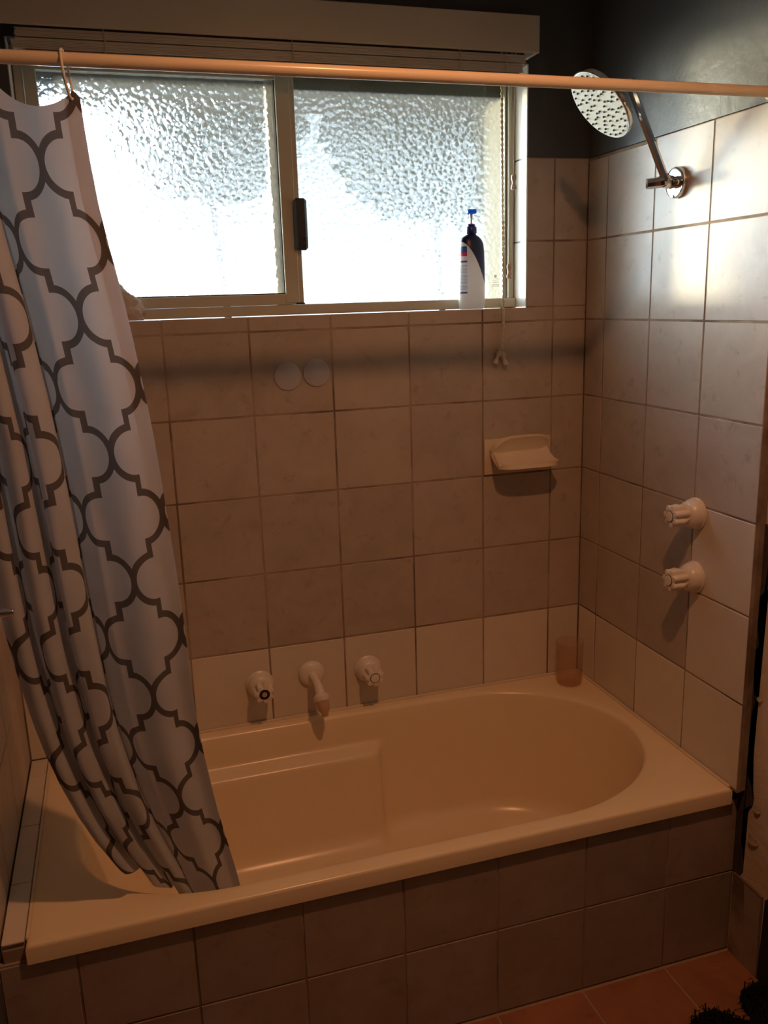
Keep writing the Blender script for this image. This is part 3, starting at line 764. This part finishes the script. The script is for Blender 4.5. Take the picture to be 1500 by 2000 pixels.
# doubled hem along the free edge
bm = bmesh.new(); uvl = bm.loops.layers.uv.new('fabric')
HN = next(i for i in range(NC) if U[i] > 0.024)
hv = []
for j in range(NR + 1):
    hv.append([bm.verts.new(V3[j][i] + Vector((0.0006 if i == 0 else 0, 0.0022, 0))) for i in range(HN + 1)])
for j in range(NR):
    for i in range(HN):
        f = bm.faces.new((hv[j][i], hv[j][i + 1], hv[j + 1][i + 1], hv[j + 1][i]))
        for lp, (jj, ii) in zip(f.loops, ((j, i), (j, i + 1), (j + 1, i + 1), (j + 1, i))):
            lp[uvl].uv = (U[ii] * scaleU, rowsv[jj][ii][0] - 0.865)
g = link('side_hem', mesh('side_hem', bm, 'trellis_fabric', True)); g.parent = curt; g.matrix_parent_inverse = curt.matrix_basis.inverted()

# chrome fitting poking in from the left wall in front of the curtain
hk = tag(empty('wall_hook', (XL, -0.78, 0.438)), 'chrome bar fitting on the left wall in front of curtain', 'wall hook')
obj('wall_plate', L([(0, 0), (0.022, 0), (0.022, 0.006), (0.012, 0.010), (0, 0.010)], 24, (1, 0, 0)), 'chrome', hk, True)
obj('bar', T([(0.008, 0, 0), (0.06, 0, 0), (0.112, 0, -0.001), (0.118, 0, -0.001)], [0.0065, 0.0065, 0.0065, 0.0045], 16), 'chrome', hk, True)

# ------------------------------------------------------------------ blind
bl = tag(empty('venetian_blind', (-0.78, -0.03, 1.40)), 'cream venetian blind pulled up under its valance above window', 'blind')
def bp(name, bm, mat, smooth=False):
    g = obj(name, bm, mat, None, smooth); g.parent = bl; g.matrix_parent_inverse = bl.matrix_basis.inverted(); return g
VX0, VX1 = -1.42, -0.1785
bp('valance', B(VX0, VX1, -0.066, -0.057, 1.4405, 1.5225, bev=0.0025, seg=2), 'valance_paint')
bp('valance_return', B(VX1 - 0.009, VX1 - 0.0005, -0.057, 0.0035, 1.4415, 1.5215, bev=0.001), 'valance_paint')
bp('valance_return', B(VX0 + 0.0005, VX0 + 0.009, -0.057, 0.0035, 1.4415, 1.5215, bev=0.001), 'valance_paint')
bp('head_rail', B(-1.36, -0.195, -0.050, -0.004, 1.462, 1.505, bev=0.002), 'slat_paint')
bx0, bx1 = -1.352, -0.2075
zz = 1.4385; sl_me = None
for k in range(13):
    if sl_me is None:
        bm = bmesh.new(); rings = []
        for i in range(9):
            y = -0.024 + 0.048 * i / 8; c = 0.0012 * (1 - ((i - 4) / 4) ** 2); rings.append((y, c))
        top = [(y, c) for y, c in rings]; prof = top + [(y, c - 0.0023) for y, c in reversed(rings)]
        loft(bm, [[(bx0 - 0.0, y, z) for y, z in prof], [(bx1, y, z) for y, z in prof]], True, True)
        sl_me = mesh('slat', bm, 'slat_paint')
    dx = random.uniform(-0.0025, 0.0025) - (0.0 if k < 7 else 0.008)
    g = link('slat', sl_me, None, (dx, -0.028 + random.uniform(-0.0012, 0.0012), zz)); g.parent = bl; g.matrix_parent_inverse = bl.matrix_basis.inverted()
    zz -= 0.0029 if k != 5 else 0.0052
bp('bottom_rail', B(bx0 + 0.014, bx1 - 0.014, -0.050, -0.006, zz - 0.014, zz - 0.0005, bev=0.002), 'slat_paint')
for x in (-1.18, -0.78, -0.38, -0.262):
    bp('ladder_cord', T([(x, -0.0535, 1.4415), (x + 0.002, -0.054, 1.42), (x, -0.0535, zz - 0.008)], 0.0011, 6), 'cord_cotton')
# braided lift cord hanging past the sill, with two tassels
def braid(pts, r, tw):
    bm = bmesh.new()
    n = 160; P_ = [Vector(p) for p in pts]
    seg = []
    tot = sum((P_[i + 1] - P_[i]).length for i in range(len(P_) - 1))
    for k in range(n + 1):
        d = tot * k / n; i = 0
        while i < len(P_) - 2 and d > (P_[i + 1] - P_[i]).length: d -= (P_[i + 1] - P_[i]).length; i += 1
        seg.append((P_[i].lerp(P_[i + 1], min(1, d / (P_[i + 1] - P_[i]).length)), tot * k / n))
    for ph in (0, PI):
        tube(bm, [p + Vector((r * math.cos(2 * PI * d / tw + ph), r * math.sin(2 * PI * d / tw + ph), 0)) for p, d in seg], 0.0018, 6)
    return bm
bp('lift_cord', braid([(-0.2615, -0.030, 1.46), (-0.259, -0.026, 1.30), (-0.252, -0.022, 0.93), (-0.2495, -0.018, 0.80), (-0.2535, -0.014, 0.742)], 0.0020, 0.026), 'cord_cotton', True)
bp('tilt_cord', T([(-0.2335, -0.028, 1.46), (-0.234, -0.022, 1.2), (-0.2345, -0.020, 0.955)], 0.0016, 6), 'cord_cotton')
bp('tilt_cord', T([(-0.2235, -0.028, 1.46), (-0.2235, -0.022, 1.3), (-0.2235, -0.020, 1.170)], 0.0016, 6), 'cord_cotton')
tprof = [(0, 0.0), (0.0052, 0.0), (0.0066, -0.004), (0.0066, -0.010), (0.0042, -0.0165), (0.0040, -0.020), (0.0060, -0.026), (0.0074, -0.030), (0.0070, -0.0335), (0.005, -0.0355), (0, -0.036)]
tprof = [(r, -h) for r, h in tprof]
for loc, ax_ in (((-0.2235, -0.020, 1.172), (0, 0, -1)), ((-0.2345, -0.020, 0.957), (0, 0, -1)), ((-0.2575, -0.013, 0.738), (-0.42, 0.02, -1)), ((-0.2515, -0.0145, 0.736), (0.28, -0.05, -1))):
    bp('tassel', L([(r, h) for r, h in tprof], 16, ax_, loc), 'cord_cotton' if loc[2] < 0.8 else 'slat_paint', True)
bm = bmesh.new()
for k in range(6):
    a = k * 1.05; tube(bm, [(-0.2545, -0.014, 0.739), (-0.2545 + 0.010 * math.cos(a), -0.014 - 0.004 * abs(math.sin(a)), 0.746 + 0.006 * math.sin(a))], 0.0016, 5)
bp('cord_knot', bm, 'cord_cotton')

# ------------------------------------------------------------------ things on the sill
bt = tag(empty('pump_bottle', (-0.3175, 0.032, WZ0 + 0.0005)), 'white and navy lotion bottle with blue pump on window sill', 'bottle')
bt.rotation_euler = (0, 0, math.radians(-8))
secs = [(0.0, 0.030, 0.019, 0.000), (0.004, 0.0335, 0.022, 0.0), (0.02, 0.0345, 0.023, 0.0), (0.06, 0.0345, 0.0235, 0.0005), (0.10, 0.0335, 0.0235, 0.001), (0.13, 0.0325, 0.0225, 0.001), (0.147, 0.0310, 0.0205, 0.0005), (0.156, 0.0285, 0.018, -0.001), (0.162, 0.0235, 0.0155, -0.002), (0.1665, 0.0150, 0.0130, -0.001), (0.169, 0.0115, 0.0115, 0), (0.172, 0.0110, 0.0110, 0)]
rings = [[(cx + a * math.copysign(abs(math.cos(t_)) ** 0.85, math.cos(t_)), b * math.copysign(abs(math.sin(t_)) ** 0.85, math.sin(t_)), z) for t_ in [2 * PI * k / 40 for k in range(40)]] for z, a, b, cx in [(z * 1.105, a, b, cx) for z, a, b, cx in secs]]
bm = bmesh.new(); loft(bm, rings); obj('body', bm, 'bottle_print', bt, True)
obj('collar', L([(0, 0.1885), (0.0138, 0.1885), (0.0142, 0.190), (0.0140, 0.203), (0.013, 0.205), (0.0106, 0.206), (0.0103, 0.211), (0.006, 0.213), (0, 0.213)], 28), 'collar_blue', bt, True)
obj('stem', L([(0, 0.2125), (0.0026, 0.2125), (0.0026, 0.224), (0.0038, 0.229), (0.0046, 0.237), (0, 0.237)], 16), 'white_plastic', bt, True)
obj('pump_head', box(bmesh.new(), -0.0112, 0.0118, -0.013, 0.008, 0.2365, 0.2475, bev=0.003, seg=3), 'pump_blue', bt, True)
obj('spout', T([(0.0, 0.006, 0.243), (0.0, 0.018, 0.2425), (0, 0.024, 0.239)], [0.0042, 0.0038, 0.003], 10), 'pump_blue', bt, True)
# crumpled washer
bm = bmesh.new(); bmesh.ops.create_icosphere(bm, subdivisions=5, radius=1.0)
for v in bm.verts:
    d = v.co.normalized()
    k = 1 + 0.22 * noise.noise(d * 2.2 + Vector((3, 1, 7))) + 0.12 * abs(noise.noise(d * 5.0 + Vector((9, 2, 4)))) 
    p_ = Vector((d.x * 0.068, d.y * 0.036, d.z * 0.046)) * k
    p_.z = p_.z + 0.030 * (1 - sst(-0.5, 0.9, d.x)) * max(0, d.z)
    p_.z = max(p_.z, -0.018); v.co = p_
tag(obj('face_washer', bm, 'washer_cloth', None, True, (-1.215, 0.024, WZ0 + 0.0187)), 'crumpled pale face washer on the sill behind curtain', 'cloth')
# tumbler in the corner of the bath rim
tu = obj('tumbler', L([(0, 0), (0.031, 0), (0.0345, 0.002), (0.036, 0.010), (0.0385, 0.085), (0.0395, 0.128), (0.0385, 0.1285), (0.0372, 0.085), (0.0345, 0.012), (0.032, 0.004), (0, 0.004)], 40), 'clear_plastic', None, True, (-0.068, -0.076, ZT + 0.0003))
tag(tu, 'clear orange-tinted tumbler in the corner of the bath rim', 'tumbler')

# ------------------------------------------------------------------ shaggy mat
mt = tag(empty('bath_mat', (0.0, -1.0, ZF)), 'black shaggy bath mat with lobed edge on the floor', 'bath mat')
lobes = [((0.005, -0.882), 0.078), ((-0.158, -0.893), 0.056), ((-0.24, -0.99), 0.08), ((-0.09, -1.06), 0.17), ((-0.25, -1.2), 0.2), ((-0.08, -1.25), 0.11)]
def inside(x, y):
    for (c, r) in lobes:
        if (x - c[0]) ** 2 + (y - c[1]) ** 2 < (r * (1 + 0.10 * noise.noise(Vector((x * 25, y * 25, 0))))) ** 2: return True
    return False
bm = bmesh.new(); gx = {}; d = 0.008
for i in range(-60, 4):
    for j in range(-180, -95):
        x, y = i * d, j * d
        if x < XR - 0.012 and inside(x, y):
            q = []
            for a, b in ((i, j), (i + 1, j), (i + 1, j + 1), (i, j + 1)):
                if (a, b) not in gx: gx[(a, b)] = bm.verts.new((a * d, b * d + 1.0, 0.012))
                q.append(gx[(a, b)])
            bm.faces.new(q)
r = bmesh.ops.extrude_face_region(bm, geom=bm.faces[:])
for v in r['geom']:
    if isinstance(v, bmesh.types.BMVert): v.co.z = 0.002
obj('backing', bm, 'mat_pile', mt)
bm = bmesh.new(); rnd = random.Random(2); cnt = 0
while cnt < 9000:
    x, y = rnd.uniform(-0.46, XR - 0.025), rnd.uniform(-1.42, -0.78)
    if not inside(x, y): continue
    cnt += 1
    a = rnd.uniform(0, 2 * PI); L_ = rnd.uniform(0.012, 0.026); h = rnd.uniform(0.010, 0.024); s = 0.0016
    dx, dy = math.cos(a), math.sin(a); b0 = Vector((x, y + 1.0, 0.010))
    v0 = bm.verts.new(b0 + Vector((-dy * s, dx * s, 0))); v1 = bm.verts.new(b0 + Vector((dy * s, -dx * s, 0)))
    v2 = bm.verts.new(b0 + Vector((dx * L_ * 0.4 + dy * s, dy * L_ * 0.4 - dx * s, h))); v3 = bm.verts.new(b0 + Vector((dx * L_ * 0.4 - dy * s, dy * L_ * 0.4 + dx * s, h)))
    v4 = bm.verts.new(b0 + Vector((dx * L_, dy * L_, h * 0.55)))
    bm.faces.new((v0, v1, v2, v3)); bm.faces.new((v3, v2, v4))
tag(obj('pile', bm, 'mat_pile', mt), kind='stuff')
